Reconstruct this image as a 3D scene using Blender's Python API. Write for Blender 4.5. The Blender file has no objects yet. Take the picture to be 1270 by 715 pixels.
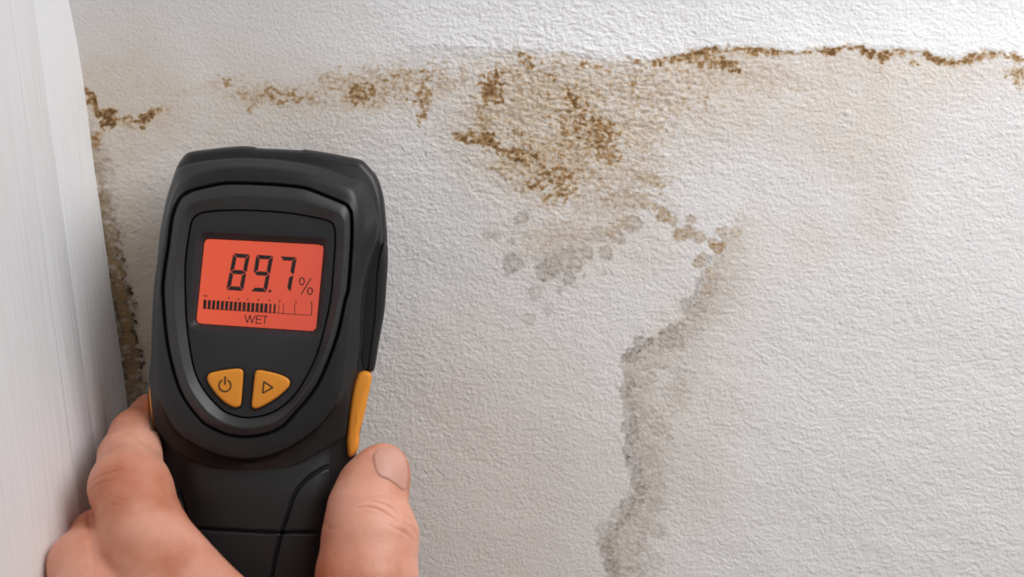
import bpy, bmesh, math
import numpy as np
from mathutils import Vector, Matrix

# ------------------------------------------------------------------ camera, world, light, exposure
scene = bpy.context.scene
COL = scene.collection
PXW, PXH = 1270.0, 715.0
FPX = 2128.0                       # focal length in pixels of the 1270 wide frame
D_DEV, D_WALL = 0.500, 0.550       # camera to meter face, camera to damp wall (metres)
ROLL = math.radians(2.5)
CAM = np.array([0.0, -D_WALL, 2.20])
RGT = np.array([math.cos(ROLL), 0.0, -math.sin(ROLL)])
UPV = np.array([math.sin(ROLL), 0.0, math.cos(ROLL)])
FWD = np.array([0.0, 1.0, 0.0])

cam_data = bpy.data.cameras.new('camera')
cam = bpy.data.objects.new('camera', cam_data); COL.objects.link(cam)
cam_data.sensor_width = 36.0
cam_data.lens = 36.0 * FPX / PXW
cam_data.clip_start = 0.01
cam.matrix_world = Matrix((
    (RGT[0], UPV[0], -FWD[0], CAM[0]),
    (RGT[1], UPV[1], -FWD[1], CAM[1]),
    (RGT[2], UPV[2], -FWD[2], CAM[2]),
    (0, 0, 0, 1)))
cam_data.dof.use_dof = True
cam_data.dof.focus_distance = 0.528
cam_data.dof.aperture_fstop = 10.0
scene.camera = cam

world = bpy.data.worlds.new('world'); scene.world = world
world.use_nodes = True
wb = world.node_tree.nodes['Background']
wb.inputs[0].default_value = (1.0, 0.925, 0.855, 1)
wb.inputs[1].default_value = 0.23

def area(name, loc, target, size, power, color, size_y=None):
    d = bpy.data.lights.new(name, 'AREA'); d.energy = power; d.color = color
    d.shape = 'RECTANGLE'; d.size = size; d.size_y = size_y or size
    o = bpy.data.objects.new(name, d); COL.objects.link(o)
    o.location = loc
    o.rotation_euler = (Vector(target) - Vector(loc)).to_track_quat('-Z', 'Y').to_euler()
    return o
# unseen key light, added and narrowed to shape the wall's brightness gradient
key = area('key_light', (0.42, -0.32, 2.56), (0.225, 0.0, 2.335), 0.50, 1.74, (0.965, 0.98, 1.0), 0.50)
key.data.spread = math.radians(98)

vs = scene.view_settings
vs.view_transform = 'Standard'
vs.look = 'None'
vs.exposure = 0.0
vs.gamma = 1.0
vs.use_curve_mapping = False

# ------------------------------------------------------------------ helpers
def ray_pt(px, py, depth):
    """world points at the given depth (metres along the view axis) seen at pixels px, py"""
    px = np.asarray(px, float); py = np.asarray(py, float); depth = np.asarray(depth, float) + 0 * px
    X = (px - PXW / 2) / FPX * depth
    Y = -(py - PXH / 2) / FPX * depth
    return CAM + X[..., None] * RGT + Y[..., None] * UPV + depth[..., None] * FWD

def to_px(P):
    q = P - CAM
    d = q @ FWD
    return PXW / 2 + FPX * (q @ RGT) / d, PXH / 2 - FPX * (q @ UPV) / d

def mesh_from(name, verts, faces):
    me = bpy.data.meshes.new(name)
    me.from_pydata([tuple(map(float, v)) for v in verts], [], [tuple(map(int, f)) for f in faces])
    me.update()
    return me

def fast_quads(name, verts, quads):
    me = bpy.data.meshes.new(name)
    n = len(quads)
    me.vertices.add(len(verts)); me.vertices.foreach_set('co', np.ascontiguousarray(verts, np.float32).ravel())
    me.loops.add(4 * n); me.loops.foreach_set('vertex_index', np.ascontiguousarray(quads, np.int32).ravel())
    me.polygons.add(n)
    me.polygons.foreach_set('loop_start', np.arange(0, 4 * n, 4, dtype=np.int32))
    me.polygons.foreach_set('loop_total', np.full(n, 4, np.int32))
    me.polygons.foreach_set('use_smooth', np.ones(n, bool))
    me.update(calc_edges=True)
    return me

def link(name, me, mat=None, parent=None, sharp=None):
    if sharp is not None:
        me.polygons.foreach_set('use_smooth', np.ones(len(me.polygons), bool))
        me.set_sharp_from_angle(angle=math.radians(sharp))
    o = bpy.data.objects.new(name, me); COL.objects.link(o)
    if mat: me.materials.append(mat)
    if parent: o.parent = parent
    return o

def fix_normals(me):
    bm = bmesh.new(); bm.from_mesh(me)
    bmesh.ops.remove_doubles(bm, verts=bm.verts, dist=1e-7)
    bmesh.ops.recalc_face_normals(bm, faces=bm.faces)
    bm.to_mesh(me); bm.free(); me.update()

# gradient noise -----------------------------------------------------------------
_rng = np.random.RandomState(7)
_perm = np.concatenate([_rng.permutation(256)] * 3)
_ang = _rng.rand(256) * 2 * np.pi
_gx, _gy = np.cos(_ang), np.sin(_ang)
def perlin(x, y, seed=0):
    x = x + seed * 17.31; y = y + seed * 9.77
    xi = np.floor(x).astype(int); yi = np.floor(y).astype(int)
    xf = x - xi; yf = y - yi
    xi &= 255; yi &= 255
    u = xf ** 3 * (xf * (xf * 6 - 15) + 10); v = yf ** 3 * (yf * (yf * 6 - 15) + 10)
    def g(ix, iy, fx, fy):
        h = _perm[_perm[ix] + iy]
        return _gx[h] * fx + _gy[h] * fy
    a = g(xi, yi, xf, yf); b = g(xi + 1, yi, xf - 1, yf)
    c = g(xi, yi + 1, xf, yf - 1); d = g(xi + 1, yi + 1, xf - 1, yf - 1)
    return ((a + u * (b - a)) * (1 - v) + (c + u * (d - c)) * v) * 1.5
def fbm(x, y, octaves=4, seed=0, gain=0.5):
    s = 0; a = 1; t = 0
    for k in range(octaves):
        s = s + a * perlin(x * 2 ** k, y * 2 ** k, seed + k * 3.7); t += a; a *= gain
    return s / t
def sstep(a, b, x):
    t = np.clip((x - a) / (b - a), 0, 1)
    return t * t * (3 - 2 * t)

def seg_dist(px, py, pts):
    """distance to polyline, and position 0..n-1 along it, and signed side"""
    best = np.full(px.shape, 1e9); along = np.zeros(px.shape); side = np.zeros(px.shape)
    for i in range(len(pts) - 1):
        ax, ay = pts[i][:2]; bx, by = pts[i + 1][:2]
        dx, dy = bx - ax, by - ay
        L = dx * dx + dy * dy
        t = np.clip(((px - ax) * dx + (py - ay) * dy) / L, 0, 1)
        d = np.hypot(px - ax - t * dx, py - ay - t * dy)
        m = d < best
        best = np.where(m, d, best); along = np.where(m, i + t, along)
        side = np.where(m, np.sign((px - ax) * dy - (py - ay) * dx), side)
    return best, along, side

# materials -----------------------------------------------------------------------
def new_mat(name):
    m = bpy.data.materials.new(name); m.use_nodes = True
    nt = m.node_tree
    return m, nt, nt.nodes['Principled BSDF']
def node(nt, kind, **kw):
    n = nt.nodes.new(kind)
    for k, v in kw.items():
        if k.startswith('i_'):
            key = k[2:]; key = int(key) if key.isdigit() else key
            n.inputs[key].default_value = v
        else: setattr(n, k, v)
    return n
def srgb(r, g, b):
    f = lambda c: (c / 255 / 12.92) if c / 255 <= 0.04045 else ((c / 255 + 0.055) / 1.055) ** 2.4
    return (f(r), f(g), f(b), 1.0)

def plastic(name, color, rough, bump=0.05, scale=4000, coat=0.0):
    m, nt, b = new_mat(name)
    tc = node(nt, 'ShaderNodeTexCoord')
    nz = node(nt, 'ShaderNodeTexNoise', i_Scale=scale, i_Detail=2.0)
    nt.links.new(tc.outputs['Object'], nz.inputs['Vector'])
    wr = node(nt, 'ShaderNodeTexNoise', i_Scale=70.0, i_Detail=4.0)
    nt.links.new(tc.outputs['Object'], wr.inputs['Vector'])
    mr = node(nt, 'ShaderNodeMapRange'); mr.inputs['To Min'].default_value = rough - 0.07; mr.inputs['To Max'].default_value = rough + 0.09
    nt.links.new(wr.outputs['Fac'], mr.inputs['Value']); nt.links.new(mr.outputs['Result'], b.inputs['Roughness'])
    mx = node(nt, 'ShaderNodeMix', data_type='RGBA')
    mx.inputs['A'].default_value = color
    mx.inputs['B'].default_value = tuple(min(1, c * 1.25) for c in color[:3]) + (1,)
    nt.links.new(nz.outputs['Fac'], mx.inputs['Factor']); nt.links.new(mx.outputs['Result'], b.inputs['Base Color'])
    bp = node(nt, 'ShaderNodeBump', i_Strength=bump, i_Distance=0.0002)
    nt.links.new(nz.outputs['Fac'], bp.inputs['Height']); nt.links.new(bp.outputs['Normal'], b.inputs['Normal'])
    b.inputs['Coat Weight'].default_value = coat
    return m

M_BLACK = plastic('black_plastic', srgb(32, 32, 34), 0.46, 0.12)
M_SHELL = plastic('black_shell', srgb(28, 28, 30), 0.40, 0.10)
M_FACE = plastic('charcoal_face', srgb(35, 35, 38), 0.55, 0.10)
M_BEZEL = plastic('dark_grey_bezel', srgb(48, 48, 50), 0.40, 0.25, 2500)
M_GAP = plastic('gap_black', srgb(10, 10, 10), 0.6, 0.0)
M_ORANGE = plastic('orange_rubber', srgb(222, 142, 42), 0.5, 0.08)
M_INK = plastic('dark_ink', srgb(62, 40, 16), 0.6, 0.0)
M_LCDINK = plastic('lcd_segment', srgb(38, 26, 26), 0.5, 0.0)

# ------------------------------------------------------------------ damp wall and coved ceiling
S0 = 0.0745                       # height of the wall/ceiling junction above the view axis
RC = 0.115                        # radius of the cove
def axis_values(lo, hi, step, out_lo, out_hi):
    core = np.arange(lo, hi, step)
    def grow(end):
        v, d, r = 0.0, step, []
        while v < end:
            d = min(d * 1.35, 0.08); v += d; r.append(v)
        return np.array(r)
    return np.concatenate([lo - grow(out_lo)[::-1], core, core[-1] + grow(out_hi)])
STEP = 0.00031
xs = axis_values(-0.150, 0.172, STEP, 0.10, 1.2)
ss = axis_values(-0.108, 0.118, STEP, 1.2, 0.9)
ss = ss[np.argsort(np.abs(ss - S0))[0] * 0:]
XX, SS = np.meshgrid(xs, ss)
TH = 0.46                         # the ceiling slopes in at this angle above the cove
th = np.clip((SS - S0) / RC, 0, TH)
flat = np.maximum(SS - S0 - RC * TH, 0)
ZZ = np.where(SS < S0, SS, S0 + RC * np.sin(th) + flat * math.cos(TH))
YY = -(RC * (1 - np.cos(th))) - flat * math.sin(TH)
NY = -np.cos(th); NZ = -np.sin(th)
P0 = np.stack([XX, YY, ZZ + CAM[2]], -1)
q = P0 - CAM
dpt = np.maximum(q @ FWD, 0.05)
PX = PXW / 2 + FPX * (q @ RGT) / dpt
PY = PXH / 2 - FPX * (q @ UPV) / dpt

# domain-warped coordinates for ragged stain edges
wx = PX + 9 * fbm(PX / 38, PY / 38, 4, 1) + 5 * fbm(PX / 9, PY / 9, 2, 2)
wy = PY + 9 * fbm(PX / 38, PY / 38, 4, 5) + 5 * fbm(PX / 9, PY / 9, 2, 6)
n_f = fbm(PX / 7, PY / 5.5, 3, 11)          # fine clumps
n_m = fbm(PX / 26, PY / 22, 4, 21)          # medium clumps
n_l = fbm(PX / 120, PY / 110, 3, 31)
rust = np.zeros_like(PX); grey = np.zeros_like(PX); damp = np.zeros_like(PX)  # damp mask also holds painted shade at left and lower left

def win(cx, cy, r):
    """index window of the wall grid around a picture position"""
    q_ = ray_pt(cx, cy, D_WALL)
    w_ = r * D_WALL / FPX * 1.08 + 0.004
    a, b_ = np.searchsorted(xs, [q_[0] - w_, q_[0] + w_])
    c, d = np.searchsorted(ss, [q_[2] - CAM[2] - w_, q_[2] - CAM[2] + w_ * 1.15])
    return slice(c, d), slice(a, b_)

def blob(arr, cx, cy, rx, ry, amp, rot=0.0, soft=0.6, clump=0.0):
    W = win(cx, cy, max(rx, ry) * (1 + soft * .5) + 26)
    c, s = math.cos(math.radians(rot)), math.sin(math.radians(rot))
    dx, dy = wx[W] - cx, wy[W] - cy
    r = np.hypot((dx * c + dy * s) / rx, (-dx * s + dy * c) / ry)
    v = amp * (1 - sstep(1 - soft, 1.0 + soft * 0.5, r))
    if clump: v = amp * sstep(0.0, 0.14, v / amp) * sstep(0.02, 1.0, v / amp * 1.15 + clump * (0.75 * n_m[W] + 0.95 * n_f[W]) - 0.12) * np.clip(1 + 0.8 * n_f[W], 0.4, 1.6)
    arr[W] = np.maximum(arr[W], v)

def edge_line(arr, pts, w_hard, w_soft, amp, hard_side=1, clump=0.6):
    """tide mark: crisp on one side of the line, fading away on the other"""
    P_ = np.array([p[:2] for p in pts], float); c_ = (P_.min(0) + P_.max(0)) / 2; h_ = (P_.max(0) - P_.min(0)) / 2
    m_ = max(w_hard, w_soft) + 26
    W1 = win(c_[0], c_[1], h_[0] + m_)[1]; W0 = win(c_[0], c_[1], h_[1] + m_ + 0.045 * h_[0])[0]
    W = (W0, W1)
    d, al, sd = seg_dist(wx[W], wy[W], pts)
    d = d * sd * hard_side
    prof = np.where(d > 0, 1 - sstep(0, w_hard, d), 1 - sstep(0, w_soft, -d))
    if len(pts[0]) > 2:
        amp = amp * np.interp(al, range(len(pts)), [p[2] for p in pts])
    v = amp * prof * np.clip(1 + clump * (1.5 * n_m[W] + 1.6 * n_f[W]), 0, 2.2)
    arr[W] = np.maximum(arr[W], v)

rs = np.random.RandomState(3)
dx_px = STEP / D_WALL * FPX
def disc(arr, cx, cy, r, amp, rim=0.35):
    W = win(cx, cy, r * 1.6 + 3)
    x = PX[W] + 0.35 * (wx[W] - PX[W]); y = PY[W] + 0.35 * (wy[W] - PY[W])
    a = np.arctan2(y - cy, x - cx)
    rr = np.hypot(x - cx, y - cy) / (r * (1 + 0.10 * np.sin(3 * a + cx) + 0.08 * np.sin(7 * a + cy)))
    v = amp * (1 - sstep(0.75, 1.2, rr)) * (1 - rim + rim * sstep(0.25, 0.95, rr)) * np.clip(1 + 0.9 * n_f[W], 0.3, 1.7)
    arr[W] = np.maximum(arr[W], v)
def rosettes(arr, pts, spread, rmin, rmax, n, amp):
    seg = np.array([p[:2] for p in pts], float)
    L = np.concatenate([[0], np.cumsum(np.hypot(*np.diff(seg, axis=0).T))])
    for k in range(n):
        t = rs.rand() * L[-1]
        cx = np.interp(t, L, seg[:, 0]) + rs.randn() * spread
        cy = np.interp(t, L, seg[:, 1]) + rs.randn() * spread
        disc(arr, cx, cy, rmin + (rmax - rmin) * rs.rand() ** 1.5, amp * (0.55 + 0.6 * rs.rand()))

# tide mark along the junction, running out to the far side
tide = [(795, 74, .5), (830, 74, .9), (870, 62, 1), (905, 60, .9), (930, 66, .8), (960, 64, .95), (985, 60, .8), (1010, 60, 1), (1032, 63, 1.2), (1052, 58, 1.05),
        (1070, 63, 1.15), (1092, 68, 1.35), (1105, 64, 1.0), (1140, 60, .95), (1158, 72, 1.15), (1175, 76, 1.0), (1192, 76, 1.1), (1212, 66, .9), (1240, 64, .75), (1290, 78, .6), (1400, 80, .5)]
edge_line(rust, tide, 5, 12, 0.78, 1, 0.55)
edge_line(rust, [(p[0], p[1] + 6, p[2]) for p in tide], 6, 70, 0.16, 1, 0.3)
blob(rust, 880, 74, 40, 14, .55, 12, .8, .9)
blob(rust, 905, 82, 16, 10, .75, 20, .8, .9)
blob(rust, 1092, 70, 12, 6, .95, 10, .8, .5)
blob(rust, 1262, 96, 22, 16, .45, 40, .9, .6)
blob(rust, 1132, 82, 9, 6, .5, 0, .8, .6)
# long brown run from the corner along the junction
edge_line(rust, [(96, 104, .6), (112, 118, 1), (122, 140, 1.2), (140, 152, 1.2), (165, 150, .8), (178, 150, 1.0), (188, 136, .9), (205, 134, .35)], 6, 11, 0.78, 1, .7)
blob(rust, 134, 148, 15, 15, .85, 30, .8, .8)
blob(rust, 181, 148, 8, 14, .75, 20, .8, .8)
blob(rust, 120, 168, 10, 12, .55, 30, .9, .8)
edge_line(rust, [(205, 122, .1), (270, 104, .35), (288, 100, .6), (310, 122, .45), (345, 112, .7), (372, 124, .75), (400, 118, .35), (432, 124, .75), (455, 108, .9), (480, 92, .6), (505, 90, .55), (530, 100, .5)], 9, 16, 0.55, 1, .9)
blob(rust, 448, 116, 24, 15, .62, -30, .9, 1.0)
blob(rust, 350, 118, 26, 12, .48, 20, .9, 1.0)
blob(rust, 284, 104, 12, 10, .42, 0, .9, 1.0)
blob(rust, 314, 132, 10, 8, .35, 0, .9, 1.0)
blob(rust, 525, 115, 14, 38, .50, 10, .9, 1.1)
blob(rust, 460, 108, 110, 32, .34, -8, 1.0, .9)
blob(rust, 330, 118, 70, 22, .26, 5, 1.0, .9)
# big ragged patch in the middle
for a in [(612, 108, 20, 26, .85, 0), (602, 150, 20, 40, .42, 0), (600, 172, 34, 13, .80, 14), (640, 190, 34, 12, .85, 14), (690, 222, 36, 24, .62, 30), (668, 232, 14, 14, .55, 0),
          (706, 128, 12, 20, .85, 0), (722, 142, 26, 24, .62, 20), (742, 165, 30, 22, .70, 0), (700, 160, 14, 50, .48, 0), (752, 190, 26, 22, .52, 0), (720, 170, 62, 60, .42, 0),
          (655, 78, 14, 14, .6, 0), (690, 92, 14, 9, .6, 20), (722, 84, 12, 6, .62, 20), (740, 85, 30, 8, .45, 4), (650, 66, 14, 6, .55, 0), (792, 75, 14, 8, .75, 12), (818, 78, 14, 7, .75, 12),
          (835, 90, 34, 10, .35, 10), (784, 104, 10, 9, .5, 30), (636, 92, 10, 18, .40, 0), (560, 110, 30, 12, .3, 0), (575, 92, 9, 22, .3, 0), (690, 112, 105, 48, .34, 10), (870, 92, 70, 30, .26, 10),
          (640, 135, 70, 66, .30, 0), (680, 205, 85, 50, .40, 15), (800, 112, 90, 44, .32, 10), (795, 160, 50, 50, .28, 0), (930, 90, 80, 30, .26, 5), (780, 215, 70, 40, .26, 0), (808, 130, 8, 14, .34, 0), (640, 165, 26, 6, .45, 30)]:
    blob(rust, a[0], a[1], a[2], a[3], a[4] * .92, a[5], .95, .9)
edge_line(rust, [(562, 172, .7), (598, 172, 1.1), (635, 192, 1.25), (660, 205, 1.0), (652, 222, .8), (676, 250, .8), (700, 240, .6)], 9, 6, 0.7, 1, 1.0)
for a in [(800, 224, 32, 8, .48, 4), (815, 230, 12, 6, .55, 0), (770, 242, 40, 14, .38, -20), (800, 252, 40, 8, .42, 5), (752, 250, 70, 30, .20, -15), (700, 290, 60, 20, .20, -15), (770, 278, 24, 10, .40, -20), (762, 290, 12, 9, .42, 0)]:
    blob(rust, a[0], a[1], a[2], a[3], a[4] * .7, a[5], .85, 1.0)
    blob(grey, a[0], a[1], a[2], a[3], a[4] * .7, a[5], .85, 1.0)
# grey rosettes below the patch
for x, y, r, am in [(647, 269, 9, .55), (636, 327, 13, .55), (652, 262, 6, .4), (604, 290, 7, .35), (616, 292, 6, .4), (633, 300, 5, .4), (676, 312, 8, .3), (683, 330, 14, .6), (702, 322, 16, .5), (694, 300, 14, .32),
                    (718, 300, 16, .38), (727, 313, 9, .5), (752, 313, 9, .5), (745, 290, 12, .45), (766, 294, 10, .55), (786, 278, 11, .55), (675, 336, 12, .55), (705, 345, 9, .5), (714, 330, 8, .5), (748, 337, 4, .4),
                    (725, 342, 3, .5), (664, 362, 9, .35), (693, 358, 4, .4), (679, 385, 6, .25), (656, 396, 9, .28), (657, 291, 6, .25), (712, 312, 22, .25), (690, 318, 26, .22)]:
    disc(grey, x, y, r, am * 1.05)
# chain of rosettes stepping down to the long run
chain = [(810, 262), (822, 262), (832, 278), (842, 290), (856, 284), (868, 292), (880, 300), (890, 305)]
for x, y, r, am in [(823, 268, 10, .75), (834, 274, 7, .5), (843, 291, 9, .75), (855, 288, 9, .6), (857, 272, 7, .5), (868, 294, 8, .55), (883, 300, 6, .6), (890, 307, 8, .95), (896, 303, 5, .8), (884, 305, 5, .9), (896, 288, 8, .45), (912, 288, 7, .45), (866, 326, 8, .6), (872, 318, 6, .5), (880, 340, 8, .5), (876, 358, 8, .45)]:
    disc(grey, x, y, r, am); disc(rust, x, y, r * .9, am * .55)
rosettes(grey, [(884, 320), (876, 352), (868, 372), (852, 384)], 6, 3, 9, 46, .52)
rosettes(grey, [(846, 380), (862, 390), (872, 378)], 4, 4, 9, 14, .5)
edge_line(grey, [(893, 310, .6), (882, 345, .9), (868, 372, .9), (848, 386, .9), (840, 404, .9), (815, 420, 1), (800, 425, 1), (778, 438, 1.1), (776, 470, 1), (786, 500, 1), (788, 525, 1), (780, 545, 1), (792, 575, 1), (795, 600, .9), (770, 640, 1), (755, 680, 1), (765, 730, 1), (770, 800, .8)], 4, 62, 0.30, -1, .45)
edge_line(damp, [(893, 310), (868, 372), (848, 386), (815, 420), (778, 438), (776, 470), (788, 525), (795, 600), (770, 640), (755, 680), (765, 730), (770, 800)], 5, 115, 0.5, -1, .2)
runl = [(846, 404), (822, 420), (800, 425), (780, 436), (776, 455), (780, 475), (779, 500), (790, 520), (784, 545), (776, 560), (790, 580), (788, 600), (792, 615), (774, 636), (764, 655), (756, 672), (752, 690), (764, 712), (766, 740)]
rosettes(grey, runl, 3.5, 4, 10, 100, .70)
rosettes(grey, [(p[0] + 22, p[1] + 6) for p in runl], 11, 3, 9, 110, .44)
rosettes(grey, [(800, 600), (795, 650), (790, 712)], 14, 6, 14, 34, .34)
blob(grey, 842, 482, 22, 40, .26, 15, .9, .5)
# dark mould climbing the corner
corner = [(112, 170), (120, 215), (128, 260), (136, 310), (146, 350), (152, 395), (158, 440), (166, 490), (178, 560)]
edge_line(grey, [(p[0], p[1], w) for p, w in zip(corner, [.6, .6, .75, .9, 1.2, 1.3, 1.2, .9, .6])], 26, 26, 1.15, 1, .8)
_t = np.linspace(0, 8, 25)
for p, w in zip(np.stack([np.interp(_t, range(9), [c[k] for c in corner]) for k in (0, 1)], 1), np.interp(_t, range(9), [.45, .4, .55, .8, 1.1, 1.2, 1.1, .8, .5])):
    blob(grey, p[0] + 4, p[1], 13, 15, 1.35 * w, 0, .9, .9)
    blob(rust, p[0] + 3, p[1] + 4, 9, 12, .42 * w, 0, .9, 1.0)
# faint damp bloom of the stain; left and lower-left areas also paint in shade
def area_damp_shade(cx, cy, rx, ry, amp):
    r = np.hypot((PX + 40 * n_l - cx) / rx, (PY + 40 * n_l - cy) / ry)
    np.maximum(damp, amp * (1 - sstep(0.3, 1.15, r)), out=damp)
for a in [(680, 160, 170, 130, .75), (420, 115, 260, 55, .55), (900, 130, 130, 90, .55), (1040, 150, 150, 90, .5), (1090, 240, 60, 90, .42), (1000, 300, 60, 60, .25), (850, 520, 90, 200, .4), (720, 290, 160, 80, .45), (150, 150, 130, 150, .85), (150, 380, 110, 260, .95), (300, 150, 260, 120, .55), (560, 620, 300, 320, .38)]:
    area_damp_shade(*a)
# fresh bright paint above the tide mark
J = [(0, 60), (100, 84), (300, 78), (470, 70), (540, 56), (600, 66), (650, 58), (720, 72), (800, 74), (870, 60), (960, 62), (1100, 62), (1180, 72), (1230, 60), (1300, 76), (1500, 80)]
jl = np.interp(wx, [p[0] for p in J], [p[1] for p in J])
clean = sstep(3, -5, wy - jl) * sstep(380, 600, PX + 1.2 * (60 - PY))
rust *= (1 - 0.85 * clean); damp *= (1 - clean)

# plaster relief (real displacement): fine horizontal wrinkles, rougher where the paint has blistered
rough_zone = np.exp(-(((PX - 700) / 190) ** 2 + ((PY - 130) / 110) ** 2))
smooth_zone = sstep(620, 260, PX) * sstep(190, 80, PY)
low = sstep(420, 700, PY) * sstep(1000, 700, PX)
w1 = fbm(PX / 9.0 + 0.8 * n_m, PY / 5.2 + 0.8 * n_m, 3, 41, 0.72)
w2 = fbm(PX / 30, PY / 18, 3, 51)
ridge = 1 - np.abs(fbm(PX / 20 + n_m, PY / 11, 3, 61)) * 2.2
amp = (0.00023 + 0.00027 * rough_zone) * (1 - 0.8 * smooth_zone) * (1 - 0.5 * low)
Hh = amp * (1.0 * w1 + 0.75 * w2 + 0.45 * ridge * (0.5 + rough_zone)) + 0.0005 * fbm(PX / 150, PY / 120, 2, 71)
# broken paint lip where the bright coat ends
Hh += 0.00028 * clean * sstep(300, 560, PX)
Hh += 0.0005 * np.exp(-((PX - 1050) ** 2 + (PY - 140) ** 2) / 12)
Hh *= sstep(-60, 0, PX + 20) * sstep(1330, 1290, PX) * sstep(765, 735, PY) * sstep(-200, -60, PY)
POS = P0.copy()
POS[..., 1] += NY * Hh; POS[..., 2] += NZ * Hh

ny, nx = XX.shape
jrow = int(np.argmin(np.abs(ss - (S0 + 0.0005))))
def wall_piece(name, r0, r1, mat):
    v = POS[r0:r1].reshape(-1, 3)
    h = r1 - r0
    a = (np.arange(h - 1)[:, None] * nx + np.arange(nx - 1)[None, :]).ravel()
    quads = np.stack([a, a + 1, a + nx + 1, a + nx], 1)
    me = fast_quads(name, v, quads)
    at = me.attributes.new('stain', 'FLOAT_COLOR', 'POINT')
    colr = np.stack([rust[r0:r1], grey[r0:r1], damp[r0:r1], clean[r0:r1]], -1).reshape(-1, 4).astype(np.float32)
    at.data.foreach_set('color', np.ascontiguousarray(colr).ravel())
    return link(name, me, mat)

def wall_material():
    m, nt, b = new_mat('damp_plaster')
    L = nt.links.new
    geo = node(nt, 'ShaderNodeNewGeometry')
    at = node(nt, 'ShaderNodeAttribute', attribute_name='stain')
    sep = node(nt, 'ShaderNodeSeparateColor'); L(at.outputs['Color'], sep.inputs['Color'])
    fine = node(nt, 'ShaderNodeTexNoise', i_Scale=900.0, i_Detail=4.0, i_Roughness=0.65); L(geo.outputs['Position'], fine.inputs['Vector'])
    mid = node(nt, 'ShaderNodeTexNoise', i_Scale=160.0, i_Detail=5.0, i_Roughness=0.6); L(geo.outputs['Position'], mid.inputs['Vector'])
    def math_(op, a, b_=None, c=None):
        n = node(nt, 'ShaderNodeMath', operation=op)
        for i, v in enumerate((a, b_, c)):
            if v is None: continue
            if isinstance(v, (int, float)): n.inputs[i].default_value = v
            else: L(v, n.inputs[i])
        return n.outputs[0]
    def mixc(fac, A, B):
        n = node(nt, 'ShaderNodeMix', data_type='RGBA')
        L(fac, n.inputs['Factor'])
        for k, v in (('A', A), ('B', B)):
            if isinstance(v, tuple): n.inputs[k].default_value = v
            else: L(v, n.inputs[k])
        return n.outputs['Result']
    # break every stain into specks
    speck = math_('MULTIPLY_ADD', fine.outputs['Fac'], 2.6, -0.34)      # about 0.4..1.6
    rustv = node(nt, 'ShaderNodeMath', operation='MULTIPLY', use_clamp=True); L(math_('MULTIPLY', sep.outputs['Red'], speck), rustv.inputs[0]); rustv.inputs[1].default_value = 0.95
    greyv = node(nt, 'ShaderNodeMath', operation='MULTIPLY', use_clamp=True); L(math_('MULTIPLY', sep.outputs['Green'], math_('MULTIPLY_ADD', fine.outputs['Fac'], 1.4, 0.3)), greyv.inputs[0]); greyv.inputs[1].default_value = 0.72
    base = mixc(mid.outputs['Fac'], srgb(222, 218, 217), srgb(230, 227, 227))
    damp_shade = math_('MULTIPLY', sep.outputs['Blue'], math_('MULTIPLY_ADD', mid.outputs['Fac'], 0.9, 0.35))
    c = mixc(damp_shade, base, srgb(206, 190, 170))
    c = mixc(at.outputs['Alpha'], c, srgb(240, 239, 239))
    mould = mixc(greyv.outputs[0], srgb(124, 99, 62), srgb(66, 53, 38))
    c = mixc(greyv.outputs[0], c, mould)
    ramp = node(nt, 'ShaderNodeValToRGB'); L(rustv.outputs[0], ramp.inputs['Fac'])
    e = ramp.color_ramp.elements
    e[0].position = 0.0; e[0].color = srgb(210, 188, 154)
    e[1].position = 1.0; e[1].color = srgb(108, 78, 48)
    k = ramp.color_ramp.elements.new(0.5); k.color = srgb(170, 136, 94)
    rf = node(nt, 'ShaderNodeMath', operation='MULTIPLY', use_clamp=True); L(rustv.outputs[0], rf.inputs[0]); rf.inputs[1].default_value = 1.9
    c = mixc(rf.outputs[0], c, ramp.outputs['Color'])
    L(c, b.inputs['Base Color'])
    b.inputs['Roughness'].default_value = 0.82
    b.inputs['Specular IOR Level'].default_value = 0.3
    bp = node(nt, 'ShaderNodeBump', i_Strength=0.6, i_Distance=0.0009)
    L(fine.outputs['Fac'], bp.inputs['Height']); L(bp.outputs['Normal'], b.inputs['Normal'])
    return m
M_WALL = wall_material()
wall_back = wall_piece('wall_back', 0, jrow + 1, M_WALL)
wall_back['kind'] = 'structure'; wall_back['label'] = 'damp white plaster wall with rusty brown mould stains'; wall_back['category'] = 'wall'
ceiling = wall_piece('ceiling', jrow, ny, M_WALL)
ceiling['kind'] = 'structure'; ceiling['label'] = 'brighter white sloping ceiling above the brown tide mark'; ceiling['category'] = 'ceiling'

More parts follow.
